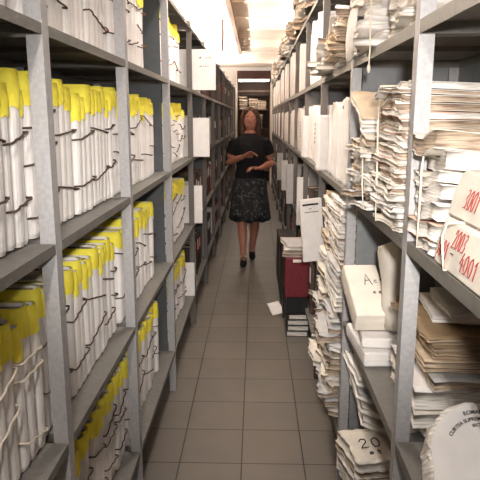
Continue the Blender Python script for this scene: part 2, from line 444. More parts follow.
def tied_pile(name, label, cat, x, y, z, wx, ly, H, n, pal, rnd, amp=.006, strings=(0,), tilt=(0, 0), group=None, jit=.006, rz=.04, partname='file', shiftx=.012):
    t = thing(name, label, cat, (x, y, z + abs(math.sin(tilt[0])) * ly * .5 + abs(math.sin(tilt[1])) * wx * .5), (tilt[0], tilt[1], 0), group)
    zz = .001; ths = [rnd.uniform(.6, 1.5) for _ in range(n)]; s = H / sum(ths); ph = rnd.uniform(0, 6)
    for k in range(n):
        th = ths[k] * s
        w_, l_ = wx * rnd.uniform(.93, 1.0), ly * rnd.uniform(.92, 1.0)
        m = rnd.choice(pal)
        me = slab(w_, l_, th * .86, wave(amp * min(1, .3 + k / 4), ph=ph + k * .12, hw=wx * .5), m, rnd, jit=jit)
        link(partname, me, t, (rnd.uniform(-shiftx, shiftx), rnd.uniform(-.008, .008), zz), (0, 0, rnd.uniform(-rz, rz)))
        zz += th
    for sy in strings:
        part('string', string_round(-wx / 2 - .007, wx / 2 + .006, sy * ly, .004, H + .006, rnd=rnd, jy=.02), M['cord'], t, smooth=True)
    return t
def loose_pile(label_fn, cat, x, y, z, wx, ly, H, n, pal, rnd, amp=.005, group=None, name='paper_file', jit=.005, rz=.06, shx=.02, lean=(0, 0), tilt=(0, 0)):
    """untied pile: every file a thing of its own"""
    zz = z + .001; ths = [rnd.uniform(.6, 1.5) for _ in range(n)]; s = H / sum(ths); ph = rnd.uniform(0, 6)
    for k in range(n):
        th = ths[k] * s; w_, l_ = wx * rnd.uniform(.88, 1.0), ly * rnd.uniform(.88, 1.0)
        me = slab(w_, l_, th * .86, wave(amp * min(1, .25 + k / 4), ph=ph + k * .12, hw=wx * .5), rnd.choice(pal), rnd, jit=jit)
        f = k / max(1, n - 1)
        o = link(name, me, None, (x + rnd.uniform(-shx, shx) + lean[0] * f, y + rnd.uniform(-.012, .012) + lean[1] * f, zz), (tilt[0], tilt[1], rnd.uniform(-rz, rz)))
        tag(o, label_fn(k, n), cat, group); zz += th
def ordf(k, n):
    return 'topmost' if k == n - 1 else 'bottom' if k == 0 else ORD[k] + ' from the bottom'

WP = [('white', 'pagew'), ('white', 'pagew'), ('cream', 'pagew')]
MIX = [('white', 'pagew'), ('white', 'pagew'), ('cream', 'pagew'), ('cream', 'pageb'), ('pink', 'pagew'), ('white', 'pageb')]
OLD = [('cream', 'pageb'), ('tan', 'pageb'), ('greyp', 'pageb'), ('white', 'pagew'), ('cream', 'pagew')]

# hand-drawn glyphs: strokes in a unit box (u right, v up)
GL = {'0': [[(.5, 1), (.15, .8), (.1, .4), (.3, .02), (.7, .05), (.9, .45), (.8, .85), (.5, 1)]],
      '1': [[(.2, .75), (.55, 1), (.5, .5), (.5, 0)]],
      '2': [[(.1, .75), (.35, 1), (.75, .95), (.8, .65), (.4, .3), (.1, 0), (.9, .05)]],
      '3': [[(.15, .95), (.6, 1), (.85, .8), (.45, .55), (.85, .35), (.7, .05), (.1, .05)]],
      '4': [[(.6, 1), (.1, .4), (.95, .4)], [(.7, .7), (.65, 0)]],
      '-': [[(.2, .45), (.8, .45)]],
      'A': [[(.05, 0), (.45, 1), (.9, 0)], [(.2, .4), (.75, .42)]],
      'c': [[(.8, .5), (.4, .6), (.2, .3), (.4, .05), (.8, .1)]], 't': [[(.5, .9), (.45, .1), (.7, .05)], [(.2, .6), (.8, .6)]],
      'e': [[(.2, .3), (.8, .35), (.6, .6), (.25, .5), (.2, .15), (.7, .05)]]}
def scrawl(text, h, adv, r, plane, slant=.15, drop=0):
    """plane(u, v) -> point"""
    b = MB(); u0 = 0
    for k, ch in enumerate(text):
        if ch != ' ':
            for st in GL[ch]:
                pts = []
                for i in range(len(st) - 1):
                    for q in (0, .5): pts.append((st[i][0] * (1 - q) + st[i + 1][0] * q, st[i][1] * (1 - q) + st[i + 1][1] * q))
                pts.append(st[-1])
                b.tube([plane(u0 + (p[0] * .8 + slant * p[1]) * adv, p[1] * h + drop * k) for p in pts], r, 5)
        u0 += adv
    return b

# ---- right, first bay, RB shelf: two marked packages
def package(label, x, y, z, wx, ly, H, lean, texts, rz=0, group=None, rx=0):
    t = thing('package', label, 'package', (x, y, z), (rx, 0, rz), group)
    b = MB(); r_ = .006
    ring = lambda z_, e: [(-wx / 2 + lean * z_ + e * a, -ly / 2 + e * c, z_) if 0 else p for a, c, p in []]
    rings = []
    for z_, e in ((0, .006), (.006, 0), (H * .5, -.003), (H - .006, 0), (H, .006)):
        x0, x1, y0, y1 = -wx / 2 + lean * z_ + e, wx / 2 - e, -ly / 2 + e, ly / 2 - e
        q = .012
        rings.append([(x0 + q, y0, z_), (x1, y0, z_), (x1, y1, z_), (x0 + q, y1, z_), (x0, y1 - q, z_), (x0 - .002, (y0 + y1) / 2, z_), (x0, y0 + q, z_)])
    b.loft(rings); part('wrapper', b, M['cream'], t)
    for tx, ya, zb, h, adv, m, dr in texts:
        pl = lambda u, v: (-wx / 2 + lean * (zb + v) - .0035 - .003 * (1 - abs(zb + v - H / 2) / (H / 2)), ya - u, zb + v)
        part('lettering', scrawl(tx, h, adv, .0011, pl, drop=dr), M[m], t, label=('red' if m == 'redink' else 'black') + ' hand-marked numerals')
    return t
pk = package('cream package marked 3001, 2003 and 4001, lower of the two at the right edge', .525, .985, RZ[2] + .001, .32, .42, .094, .22,
        [('3001', .19, .022, .034, .017, 'redink', 0), ('-', .115, .026, .03, .03, 'ink', 0), ('4001', .055, .02, .034, .022, 'redink', 0), ('2003', .115, .05, .034, .017, 'redink', 0)], group='marked packages on the right shelf')
part('string', string_round(-.165, .162, .125, .004, .096), M['cord'], pk, smooth=True)
pk2 = package('cream package marked 3001 in red, upper of the two at the right edge', .548, .985, RZ[2] + .097, .32, .43, .092, .3,
        [('3001', .13, .026, .036, .019, 'redink', 0), ('-', .04, .03, .03, .03, 'ink', 0)], group='marked packages on the right shelf')

# stack beside the packages, in front of the first right post
r1 = random.Random(21)
t = tied_pile('file_bundle', 'low string-tied bundle of crumpled cream files between the marked packages and the post', 'file bundle', .545, 1.302, RZ[2], .345, .18, .25, 7, MIX, r1, .009, (.05,), shiftx=.02)
# tall crumpled pile behind the post
t = tied_pile('file_bundle', 'tall string-tied pile of crumpled white files, tallest on the right middle shelf', 'file bundle', .545, 1.60, RZ[2], .39, .26, .37, 24, MIX, r1, .008, (.28,), shiftx=.016, jit=.008)
t = tied_pile('file_bundle', 'string-tied slumped pile of cream folders beside the tall crumpled pile', 'file bundle', .52, 1.88, RZ[2], .36, .23, .21, 12, MIX, r1, .010, (-.2,), tilt=(-.06, 0), shiftx=.03, rz=.1)
t = tied_pile('file_bundle', 'slumped heap of open folders against the second right post', 'file bundle', .51, 2.14, RZ[2], .34, .22, .20, 10, OLD, r1, .010, (), tilt=(-.1, 0), shiftx=.03, rz=.14)

for k in range(3):
    o = link('card_folder', slab(.31, .22, .018, wave(.004, ph=k), [('cream', 'pagew'), ('white', 'pagew'), ('tan', 'pagew'), ('cream', 'pagew')][k], random.Random(200 + k)), None, (.505 - .012 * k, 2.015 - .012 * k, RZ[2] + .262 + .026 * k), (.42, 0, .04 * k - .05))
    tag(o, 'pale folder tilted on the slumped pile before the second right post, %s' % ordf(k, 3), 'folder', 'tilted folders on the slumped pile')

# ---- RA shelf of the second right bay
def white_mound(label, x, y, z, wx, ly, H, n, seed, pal=WP, rz=.2, amp=.012):
    rnd = random.Random(seed)
    return tied_pile('paper_pile', label, 'paper pile', x, y, z, wx, ly, H, n, pal, rnd, amp, (), shiftx=.02, rz=rz, partname='paper_sheaf', jit=.01)
white_mound('loose pile of white papers on the upper right shelf beside the hanging string', .53, 1.68, RZ[3], .33, .30, .17, 7, 31)
white_mound('loose pile of white papers on the upper right shelf, above the second post', .52, 2.08, RZ[3], .34, .34, .22, 8, 32)
s = MB(); s.tube([(.345, 1.93, 1.99), (.352, 1.93, 1.93), (.351, 1.925, 1.85), (.354, 1.93, 1.78), (.353, 1.93, 1.735)], .0025, 6)
t = thing('hanging_string', 'pale string with a knotted end hanging from the upper right shelf', 'string', (0, 0, 0))
part('cord', s, M['cord'], t, smooth=True)
part('knot', MB().ball((.353, 1.93, 1.722), (.006, .006, .014), 8, 6), M['cord'], t, smooth=True)
# sheet draped over the shelf front
b = MB(); n = 8; V = []; F = []
for lay in (0, .0015):
    for i in range(n + 1):
        for j in range(7):
            u, v = i / n, j / 6
            x = .349 - .012 * math.sin(PI * v) + .006 * math.sin(5 * u + 3 * v) - lay; zz = 1.775 + .21 * v + .012 * math.sin(4 * u) * (1 - v)
            V.append((x + (.03 * (v - .8) if v > .8 else 0), 2.13 + .2 * u, zz))
k = (n + 1) * 7
for i in range(n):
    for j in range(6):
        a = i * 7 + j; F.append((a, a + 1, a + 8, a + 7)); F.append((k + a, k + a + 7, k + a + 8, k + a + 1))
for i in range(n):
    F.append((i * 7, i * 7 + 7, k + i * 7 + 7, k + i * 7)); F.append((i * 7 + 6, k + i * 7 + 6, k + i * 7 + 13, i * 7 + 13))
for j in range(6): F.append((j, k + j, k + j + 1, j + 1)); F.append((n * 7 + j, n * 7 + j + 1, k + n * 7 + j + 1, k + n * 7 + j))
tag(part('hanging_sheet', b.add(V, F), M['white'], smooth=True), 'large white sheet hanging over the front of the second right post', 'paper')

# ---- lower shelf (RC): second right bay
def carton(label, loc, rot, wx, ly, H, m, group=None, text=None, cat='envelope', flap=True):
    t = thing('envelope', label, cat, loc, rot, group)
    b = MB(); rings = []
    for z_, e in ((0, .004), (.004, 0), (H * .5, -.002), (H - .004, 0), (H, .004)):
        q = .004
        x0, x1, y0, y1 = -wx / 2 + e, wx / 2 - e, -ly / 2 + e, ly / 2 - e
        rings.append([(x0 + q, y0, z_), (x1 - q, y0, z_), (x1, y0 + q, z_), (x1, y1 - q, z_), (x1 - q, y1, z_), (x0 + q, y1, z_), (x0, y1 - q, z_), (x0, y0 + q, z_)])
    b.loft(rings); part('wrapper', b, M[m], t)
    if flap:
        f = MB(); f.box(-wx * .46, wx * .46, -ly / 2 - .0015, -ly / 2 - .0003, H * .15, H * .85); part('flap', f, M['white'], t)
    if text: part('lettering', text, M['ink'], t, label='black handwriting')
    return t
zc = RZ[1]
carton('wide white envelope bundle, bottom of the pile on the lower right shelf', (.525, 2.02, zc + .001), (0, 0, .05), .33, .30, .05, 'white', 'envelopes on the lower right shelf')
carton('thin white envelope with a curled flap, middle of the pile on the lower right shelf', (.50, 2.03, zc + .054), (0, 0, -.08), .25, .28, .035, 'white', 'envelopes on the lower right shelf')
tx = scrawl('A', .06, .04, .0016, lambda u, v: (-.005 + u, .02 + v, .0755), 0)
q = scrawl('ct', .026, .022, .0014, lambda u, v: (.03 + u, .03 + v, .0755), 0); tx.add(q.v, q.f)
q = scrawl('ee', .022, .02, .0013, lambda u, v: (.015 + u, -.03 + v, .0755), 0); tx.add(q.v, q.f)
carton('cream parcel with a handwritten A, leaning on top of the envelope pile', (.402, 2.09, zc + .150), (.42, 0, .06), .125, .28, .075, 'cream', 'envelopes on the lower right shelf', tx, 'parcel', False)
b = MB(); rings = []
for k in range(8):
    z_ = .30 * k / 7; rad = .036 + .004 * math.sin(k * 1.3); rg = []
    for a in range(18):
        q = 2 * PI * a / 18; rr = rad * (1 + .1 * math.sin(2 * q + k * .5))
        rg.append((rr * math.cos(q), rr * math.sin(q) * 1.5, z_ + (.02 * math.cos(q + 1) if k == 7 else 0)))
    rings.append(rg)
b.loft(rings)
t = thing('paper_roll', 'large cream rolled envelope standing tilted behind the handwritten parcel', 'paper roll', (.485, 1.96, zc + .108), (-.08, -.06, .2))
part('wrapper', b, M['cream'], t, smooth=True)
b = MB(); b.tube([(-.01, -.058, .13), (-.006, -.058, .11), (.0, -.056, .08), (-.004, -.057, .06)], [.003, .01, .012, .003], 7); part('torn_edge', b, M['kraft'], t, smooth=True)

# first right bay, lower shelf: brown folders over white files
r2 = random.Random(44)
yb, xb = 1.53, .60
loose_pile(lambda k, n: 'white file under the brown folders on the lower right shelf, %s' % ordf(k, n), 'file', xb - .025, yb + .02, zc + .002, .31, .32, .17, 4, [('white', 'pagew'), ('cream', 'pagew'), ('greyp', 'pageb')], r2, .004, 'white files under the brown folders', 'paper_file', rz=.08, shx=.015)
loose_pile(lambda k, n: 'brown card folder piled on white files, lower right shelf, %s' % ordf(k, n), 'folder', xb - .01, yb + .03, zc + .178, .31, .30, .10, 7, [('kraft', 'pageb'), ('kraft', 'pageb'), ('tan', 'pageb')], r2, .005, 'brown folders on the lower right shelf', 'card_folder', rz=.12, shx=.02)
loose_pile(lambda k, n: 'loose white sheaf lying on the brown folders, %s' % ordf(k, n), 'paper', xb + .0, yb + .08, zc + .290, .24, .26, .028, 2, [('white', 'pagew')], r2, .003, 'white sheaves on the brown folders', 'paper_sheaf', rz=.15)

# rounded printed bundle in the lower right corner
t = thing('round_topped_bundle', 'white round-topped paper bundle printed with an arched heading, bottom right corner', 'file bundle', (.478, .985, zc + .043), (-.76, 0, .10))
def dome(w_, h_, n=28, jit=0, rnd=random.Random(2)):
    pts = [(-w_ * 1.18, 0)]
    for k in range(n + 1):
        a = PI - PI * k / n; j_ = rnd.uniform(-jit, jit); pts.append(((w_ + j_) * math.cos(a), h_ - w_ + (w_ + j_) * math.sin(a)))
    return pts + [(w_ * 1.18, 0)]
W_, H_ = .118, .262
b = MB(); rd = random.Random(4); dd = []
for y_, s_ in ((0, .97), (.004, 1), (.02, 1.0), (.04, 1), (.055, .98)): dd.append([(x * s_, y_, z * s_) for x, z in dome(W_, H_, jit=.0035, rnd=rd)])
b.loft(dd, 0, False)
n = len(dd[0]); b.f.append(tuple(range(n))); b.m.append(0); b.f.append(tuple(4 * n + k for k in range(n))[::-1]); b.m.append(0)
part('paper_block', b, M['pagew'], t)
cv = MB(); r_a = [(x * .955, -.0022, z * .97 + .002) for x, z in dome(W_, H_, jit=.001, rnd=rd)]; r_b = [(x, -.0002, z) for x, y, z in r_a]
cv.loft([r_a, r_b]); cov = part('printed_cover', cv, M['white'], t)

def text_mesh(s, size):
    cu = bpy.data.curves.new('txt', 'FONT'); cu.body = s; cu.size = size; cu.extrude = .0004; cu.offset = size * .025; cu.align_x = 'CENTER'; cu.resolution_u = 3
    o = bpy.data.objects.new('txt', cu); C.objects.link(o); bpy.context.view_layer.update()
    me = bpy.data.meshes.new_from_object(o); bpy.data.objects.remove(o); return me
def arc_text(s, size, rad, zc_):
    me = text_mesh(s, size)
    for v in me.vertices:
        x, y, z = v.co; a = x / rad; rr = rad + y
        v.co = (rr * math.sin(a), -.0027 - z * .6, zc_ + rr * math.cos(a))
    me.materials.append(M['ink']); return me
zc_ = H_ - W_
link('lettering', arc_text('ROMANIA', .0115, .092, zc_), cov, label='arched heading in black print')
link('lettering', arc_text('CURTEA SUPREMA DE JUSTITIE', .0105, .078, zc_), cov, label='arched second line in black print')
link('lettering', arc_text('SECTIA', .0085, .066, zc_), cov, label='small arched third line')
me = text_mesh('D', .034)
for v in me.vertices: x, y, z = v.co; v.co = (x + .012, -.0027 - z, y + .09)
me.materials.append(M['ink']); link('lettering', me, cov, label='single large black capital letter')

# ---- bottom shelf, second right bay
zd = RZ[0]
b = scrawl('20', .058, .046, .0024, lambda u, v: (-.045 + u, -.03 + v, .171), .2); q = scrawl('et', .028, .03, .0018, lambda u, v: (-.03 + u, -.075 + v, .171), .1); b.add(q.v, q.f)
t = tied_pile('file_bundle', 'thick cream file bundle with a handwritten 20, on the bottom right shelf', 'file bundle', .425, 2.0, zd, .17, .24, .165, 6, MIX, random.Random(50), .003, (), rz=.05, shiftx=.006)
t.rotation_euler = (.0, .0, .22)
part('lettering', b, M['ink'], t, (-.005, -.012, .009), label='black handwritten number')
for k in range(4):
    o = link('card_folder', slab(.27, .25, .022, wave(.003, ph=k), [('white', 'pagew'), ('cream', 'pagew'), ('greyp', 'pagew'), ('white', 'pagew')][k], random.Random(60 + k)), None, (.53 - .012 * k, 2.19, zd + .16 + .055 * k), (.08, .42, .03 * k))
    tag(o, 'white folder leaning on the bottom right shelf behind the 20 bundle, %s' % ordf(k, 4), 'folder', 'leaning folders on the bottom right shelf')
tag(link('paper_file', slab(.30, .26, .10, wave(.002), ('greyp', 'pageb'), random.Random(66)), None, (.60, 2.18, zd + .002)), 'thick grey file lying under the leaning folders on the bottom right shelf', 'file')

# ---- third right bay: tall pile on RC, messy pile on RD
r3 = random.Random(70)
loose_pile(lambda k, n: 'cream file in the tall pile behind the second right post, %s' % ordf(k, n), 'file', .53, 2.62, zc, .36, .42, .47, 22, [('cream', 'pagew'), ('white', 'pagew'), ('greyp', 'pagew'), ('cream', 'pageb')], r3, .0018, 'files in the tall pile behind the second right post', shx=.012, rz=.025, jit=.003)
loose_pile(lambda k, n: 'old file in the pile beside the standing booklet, %s' % ordf(k, n), 'file', .54, 3.07, zc, .36, .38, .42, 15, OLD, r3, .007, 'old files beside the standing booklet', shx=.02, rz=.05)
def heap(label, x, y, z, sx, sy, H, n, pal, seed, group):
    rnd = random.Random(seed); ph = rnd.uniform(0, 9); dz = H / n
    f = lambda x, y: .011 * math.sin(24 * x + ph) * math.cos(17 * y + ph * 2) + .007 * math.sin(52 * x + 40 * y + ph) + .012
    for k in range(n):
        o = link('crumpled_paper', slab(sx * rnd.uniform(.85, 1), sy * rnd.uniform(.85, 1), dz * rnd.uniform(.5, .72), f, rnd.choice(pal), rnd, 11, 13, .011), None,
                 (x + rnd.uniform(-.03, .03), y + rnd.uniform(-.02, .02), z + .008 + dz * k), (rnd.uniform(-.012, .012), rnd.uniform(-.02, .02), rnd.uniform(-.07, .07)))
        if k == 0: o.rotation_euler = (0, 0, .05)
        tag(o, label % ordf(k, n), 'paper', group)
heap('crumpled sheaf in the heap at the foot of the tall pile, %s', .455, 2.66, zd, .30, .36, .47, 12, OLD + [('greyp', 'pagew'), ('greyp', 'pageb'), ('tan', 'pageb')], 81, 'crumpled heap on the bottom right shelf')
heap('worn paper sheaf in the heap beside the dark boxes, %s', .49, 3.11, zd, .32, .36, .46, 11, OLD, 101, 'worn heap on the bottom right shelf')

# standing booklet and other whites jutting from the RC shelf
t = thing('booklet', 'white printed booklet standing at the aisle edge beside the tall pile', 'booklet', (.335, 3.33, zc + .008), (.06, -.1, .12))
part('cover', MB().box(-.055, .07, 0, .003, 0, .365).box(-.055, .07, .022, .025, 0, .365).box(-.055, -.052, .003, .022, 0, .365), M['white'], t)
part('page_block', MB().box(-.05, .068, .0035, .0215, .003, .357), M['pagew'], t)
b = MB()
for z_, x0, x1, rr in ((.335, -.04, .05, .011), (.31, -.005, .01, .004), (.292, -.03, .05, .004)): b.tube([(x0, -.0005, z_), ((x0 + x1) / 2, -.0005, z_ + .001), (x1, -.0005, z_)], rr * .5, 5)
part('heading', b, M['ink'], t, label='dark printed heading lines')
for k, (x_, y_, h_, wd) in enumerate(((.32, 4.475, .37, .05), (.30, 5.655, .38, .05), (.30, 6.735, .34, .05), (.29, 7.885, .36, .05))):
    t = thing('folder', 'pale folder jutting from the lower right shelf, %s beyond the printed booklet' % ORD[k], 'folder', (x_, y_ + .06, zc + .002), (0, 0, 0), 'pale folders jutting from the lower right shelf')
    part('cover', MB().box(0, .25, 0, .003, 0, h_).box(0, .25, wd - .003, wd, 0, h_).box(0, .003, .003, wd - .003, 0, h_), M['greyp'] if k % 2 else M['white'], t)
    part('page_block', MB().box(.005, .245, .004, wd - .004, .002, h_ - .01), M['pagew'], t)

# ---- white upright file boxes on RB from the third bay on, RA too
r4 = random.Random(90)
RROW = {2: 'middle', 3: 'upper', 1: 'lower', 0: 'bottom'}
for i in range(2, 12):
    y = RP[i] + .055; k = 0; last = False
    bn = ORD[i] if i < 11 else 'farthest'
    while y < RP[i + 1] - .05:
        v = r4.choice(FW); th = v[2] * 1.3
        if i < 4 and y + th > RP[i + 1] - .128:
            if last: break
            last = True; v = FW[0]; th = v[2] * 1.3; y = max(y, RP[i + 1] - .006 - th)
        if y + th > RP[i + 1] - .004: break
        x_ = AR - .03 if last else AR + .012 + r4.uniform(-.004, .012)
        if i < 5:
            o = thing('file_box', 'white upright file box, %s from the front, middle shelf, %s right bay' % (ORD[k], bn), 'file box', (x_, y + th / 2, RZ[2] + .003), (r4.uniform(-.01, .01), 0, PI), 'white file boxes on the right shelves')
            f = link('file', v[0], o); f.scale = (1.1, 1.3, .86 if last else .98 + .06 * r4.random())
            if last or i == 2 and k == 2:
                bb = MB(); rq = random.Random(k)
                for q in range(5 if last else 1):
                    zq = .25 - q * .024 if last else .33
                    bb.tube([(.006, -.008, zq + .004), (.006, .006, zq + .008), (.006, -.004, zq - .003), (.006, .008, zq - .006)], .0017, 4)
                part('lettering', bb, M['ink'], o, label='black marks written down the spine')
        else:
            o = link('file_box', v[0], None, (x_, y + th / 2, RZ[2] + .003), (r4.uniform(-.01, .01), 0, PI)); o.scale = (1.1, 1.3, 1)
            tag(o, 'white upright file box, %s from the front, middle shelf, %s right bay' % (ORD[k], bn), 'file box', 'white file boxes on the right shelves')
        y += th + r4.uniform(.0, .02); k += 1
    if i >= 3:
        y = RP[i] + .08; k = 0
        while y < RP[i + 1] - .13 and k < 9:
            v = r4.choice(FW); th = v[2] * 1.2
            o = link('file_box', v[0], None, (AR + .01 + r4.uniform(-.02, .03), y + th / 2, RZ[3] + .005), (r4.uniform(-.03, .03), 0, PI)); o.scale = (1.1, 1.2, 1.0 + .2 * r4.random())
            tag(o, 'white upright file box, %s from the front, upper shelf, %s right bay' % (ORD[k], bn), 'file box', 'white file boxes on the right shelves')
            y += th + r4.choice((.004, .01, .03, .1)); k += 1
# RA, third bay: crumpled brown and white stack
t = tied_pile('file_bundle', 'crumpled brown-edged file stack on the upper right shelf, past the second post', 'file bundle', .50, 2.62, RZ[3], .36, .34, .20, 7, [('tan', 'pageb'), ('kraft', 'pageb'), ('white', 'pageb')], random.Random(91), .016, (.1,), rz=.12, shiftx=.03, jit=.012)
t = tied_pile('file_bundle', 'crumpled cream file stack on the upper right shelf, before the third post', 'file bundle', .49, 3.08, RZ[3], .36, .36, .15, 5, OLD, random.Random(92), .016, (), rz=.12, shiftx=.03, jit=.012)
# RT top: stacks up to the ceiling
r5 = random.Random(93)
for i in range(2, 12):
    for k in range(2):
        L = RP[i + 1] - RP[i]
        t = tied_pile('file_bundle', '%s pile of worn files on the rack top, %s right bay' % (('nearer', 'farther')[k], ORD[i] if i < 11 else 'farthest'), 'file bundle',
                      .53 + r5.uniform(-.03, .02), RP[i] + L * (.27 + .48 * k), RZ[4], .36, L * .42, r5.uniform(.2, .33), 6, OLD + [('darkb', 'pageb')], r5, .012, (), rz=.1, shiftx=.03, jit=.012, group='piles on top of the right rack')
# dark boxes on the lower right shelves from the fourth bay on
for i in range(3, 12):
    for r_ in (0, 1):
        y = RP[i] + .1; k = 0
        while y < RP[i + 1] - .16 and k < 6:
            me, th, m = r4.choice(BV[:4] + [BV[5]])
            o = link('binder', me, None, (AR + .02 + r4.uniform(-.01, .03), y + th * .7, RZ[r_] + .004), (r4.uniform(-.02, .02), 0, PI)); o.scale = (1.1, 1.4, r4.uniform(.95, 1.25))
            tag(o, '%s upright binder, %s along the %s shelf of the %s right bay' % (CN[m], ORD[k], RROW[r_], ORD[i] if i < 11 else 'farthest'), 'binder', 'binders on the far right shelves')
            y += th * 1.4 + r4.uniform(.01, .06); k += 1

# ---- things on the floor against the right rack
x0 = .255
def hard_box(name, label, cat, loc, sx, sy, sz, m, group=None, rz=0, strap=True):
    t = thing(name, label, cat, loc, (0, 0, rz), group)
    b = MB(); e = .004; rings = []
    for z_, i_ in ((0, e), (e, 0), (sz - e, 0), (sz, e)):
        rings.append([(-sx / 2 + i_, -sy / 2 + i_, z_), (sx / 2 - i_, -sy / 2 + i_, z_), (sx / 2 - i_, sy / 2 - i_, z_), (-sx / 2 + i_, sy / 2 - i_, z_)])
    b.loft(rings); part('body', b, M[m], t)
    if strap: part('label_holder', MB().box(-.03, .03, -sy / 2 - .002, -sy / 2 + .001, sz * .9, sz * .97), M['pagew'], t)
    return t
XB = .30
for k in range(4):
    t = thing('bound_volume', 'pale bound volume stacked on the floor under the black box, %s' % ordf(k, 4), 'book', (XB + .01 + .004 * (k % 2), 4.27, .001 + .043 * k), (0, 0, .02 * (k - 1)), 'bound volumes under the black box')
    part('cover', MB().box(-.075, .08, -.17, .17, 0, .004).box(-.075, .08, -.17, .17, .036, .04).box(-.075, -.07, -.17, .17, .004, .036), M['darkb'], t)
    part('page_block', MB().box(-.07, .076, -.166, .166, .0045, .0355), M['pagew'], t)
hard_box('archive_box', 'black archive box between the maroon box and the bound volumes', 'box', (XB + .004, 4.27, .175), .155, .34, .125, 'black', strap=False)
hard_box('archive_box', 'maroon archive box on the floor stack beside the right shelves', 'box', (XB, 4.27, .302), .165, .36, .29, 'maroon')
for k in range(3):
    o = link('paper_file', slab(.2, .34, .022, wave(.004, ph=k), [('greyp', 'pageb'), ('cream', 'pageb'), ('greyp', 'pagew')][k], random.Random(120 + k)), None, (XB + .01, 4.28, .594 + .028 * k), (0, 0, .1 * (k - 1)))
    tag(o, 'flat paper file lying on the maroon box, %s' % ordf(k, 3), 'file', 'files on the maroon box')
for k in range(3):
    hard_box('archive_box', 'dark archive box in the floor row behind the maroon box, %s' % ORD[k], 'box', (XB - .005, 4.72 + .5 * k, .001), .15, .42, .56 - .05 * k, 'black' if k != 1 else 'darkb', 'dark boxes behind the maroon box')
tag(link('fallen_sheet', slab(.10, .16, .003, wave(.003), ('white', 'pagew'), random.Random(130)), None, (.17, 4.62, .045), (.35, -.25, .15)), 'white sheet lying on the floor against the dark boxes', 'paper')

# ---- far end
t = thing('storage_shelf', 'dark wooden storage shelf across the far end of the aisle', 'shelf', (-.05, 14.5, 0))
b = MB(); b.box(-.40, -.38, -.15, .2, 0, 2.2); b.box(.38, .40, -.15, .2, 0, 2.2); part('side_panel', b, M['brownb'], t)
for z_ in (.3, .8, 1.3, 1.75, 2.18): part('shelf', MB().box(-.38, .38, -.15, .2, z_, z_ + .02), M['brownb'], t)
r6 = random.Random(140)
for k, (x_, z_, h_, m) in enumerate(((-.25, 1.77, .3, 'darkb'), (-.02, 1.77, .26, 'brownb'), (.2, 1.77, .2, 'tan'), (-.2, 1.32, .3, 'greyp'), (.1, 1.32, .34, 'cream'), (-.22, .82, .35, 'darkb'), (.1, .82, .3, 'brownb'))):
    tied_pile('file_bundle', 'dim pile of files on the far end shelf, %s' % ('upper left', 'upper middle', 'upper right', 'middle left', 'middle right', 'lower left', 'lower right')[k], 'file bundle',
              -.05 + x_, 14.5, z_ + .001, .2, .28, h_, 5, [(m, 'pageb')], r6, .005, (), group='piles on the far end shelf')

for k in range(9):
    struct('trim_%d' % (k + 2), MB().box(-2.6, 2.4, 5.3 + .95 * k, 5.42 + .95 * k, CEIL - .012, CEIL + .001), M['ceil'])
# ------------------------------------------------------------------ ceiling fittings and light
tag(part('cable_duct', MB().box(-.30, -.25, 5.2, 10.8, CEIL - .06, CEIL - .001), M['duct']), 'long beige cable duct running along the ceiling above the aisle', 'cable duct')
b = MB(); b.tube([(-.40, 7.4, CEIL - .002), (-.40, 7.4, CEIL - .2), (-.41, 7.4, CEIL - .36)], .012, 8)
tag(part('hanging_pipe', b, M['lintel'], smooth=True), 'thin dark pipe hanging from the ceiling above the left rack', 'pipe')
def fixture(label, x, y, L, axis='y', z=CEIL, power=60, dim=False, group='fluorescent ceiling lights', w=.12, up=0, tiltl=.25):
    t = thing('fluorescent_light', label, 'ceiling light', (x, y, z), (0, 0, 0 if axis == 'y' else PI / 2), group)
    part('housing', MB().box(-w / 2, w / 2, -L / 2, L / 2, -.03, -.001), M['housing'], t)
    for sx in (-.03, .03): part('tube', MB().tube([(sx, -L / 2 + .03, -.045), (sx, 0, -.045), (sx, L / 2 - .03, -.045)], .013, 10), M['tube'], t, smooth=True)
    b = MB()
    for sy in (-1, 1): b.box(-.05, .05, sy * (L / 2 - .02) - .01, sy * (L / 2 - .02) + .01, -.062, -.03)
    part('tube_holder', b, M['housing'], t)
    if power:
        for sg in (-1, 1):          # a bare tube shines to both sides
            la = bpy.data.lights.new('tube_light', 'AREA'); la.shape = 'RECTANGLE'; la.size = .03; la.size_y = L - .06; la.energy = power * .5; la.color = (1, .965, .93)
            o = bpy.data.objects.new('tube_light', la); C.objects.link(o); o.parent = t; o.location = (sg * .035, 0, -.066); o.rotation_euler = (0, -sg * tiltl, 0)
    if up:
        la = bpy.data.lights.new('tube_light', 'AREA'); la.shape = 'RECTANGLE'; la.size = .1; la.size_y = L - .06; la.energy = up; la.color = (1, .965, .93)
        o = bpy.data.objects.new('tube_light', la); C.objects.link(o); o.parent = t; o.location = (0, 0, .004); o.rotation_euler = (PI, 0, 0)
        r_ = MB()
        for sy in (-1, 1): r_.tube([(0, sy * L * .4, -.002), (0, sy * L * .4, CEIL - z - .001)], .006, 6)
        part('hanger', r_, M['housing'], t)
PA, PB, PC = 24, 10, 11
fixture('fluorescent ceiling light above the aisle, nearest the camera end', -.12, -.35, 1.2, power=PA)
fixture('fluorescent ceiling light above the aisle, second from the camera end', -.12, 3.3, 1.2, power=PC)
for k, y in enumerate((3.2, 5.4, 7.6, 9.8, 12.2)):
    fixture('hanging fluorescent light over the neighbouring aisle on the left, %s from the front' % ORD[k], -1.05, y, 1.4, z=2.36, power=PB, up=125)
    fixture('added unseen hanging light brightening the ceiling from the right, %s from the front' % ORD[k], 1.05, y, 1.4, z=2.36, power=PB, up=55)  # right-hand row is added, out of view, to brighten the ceiling beside the duct
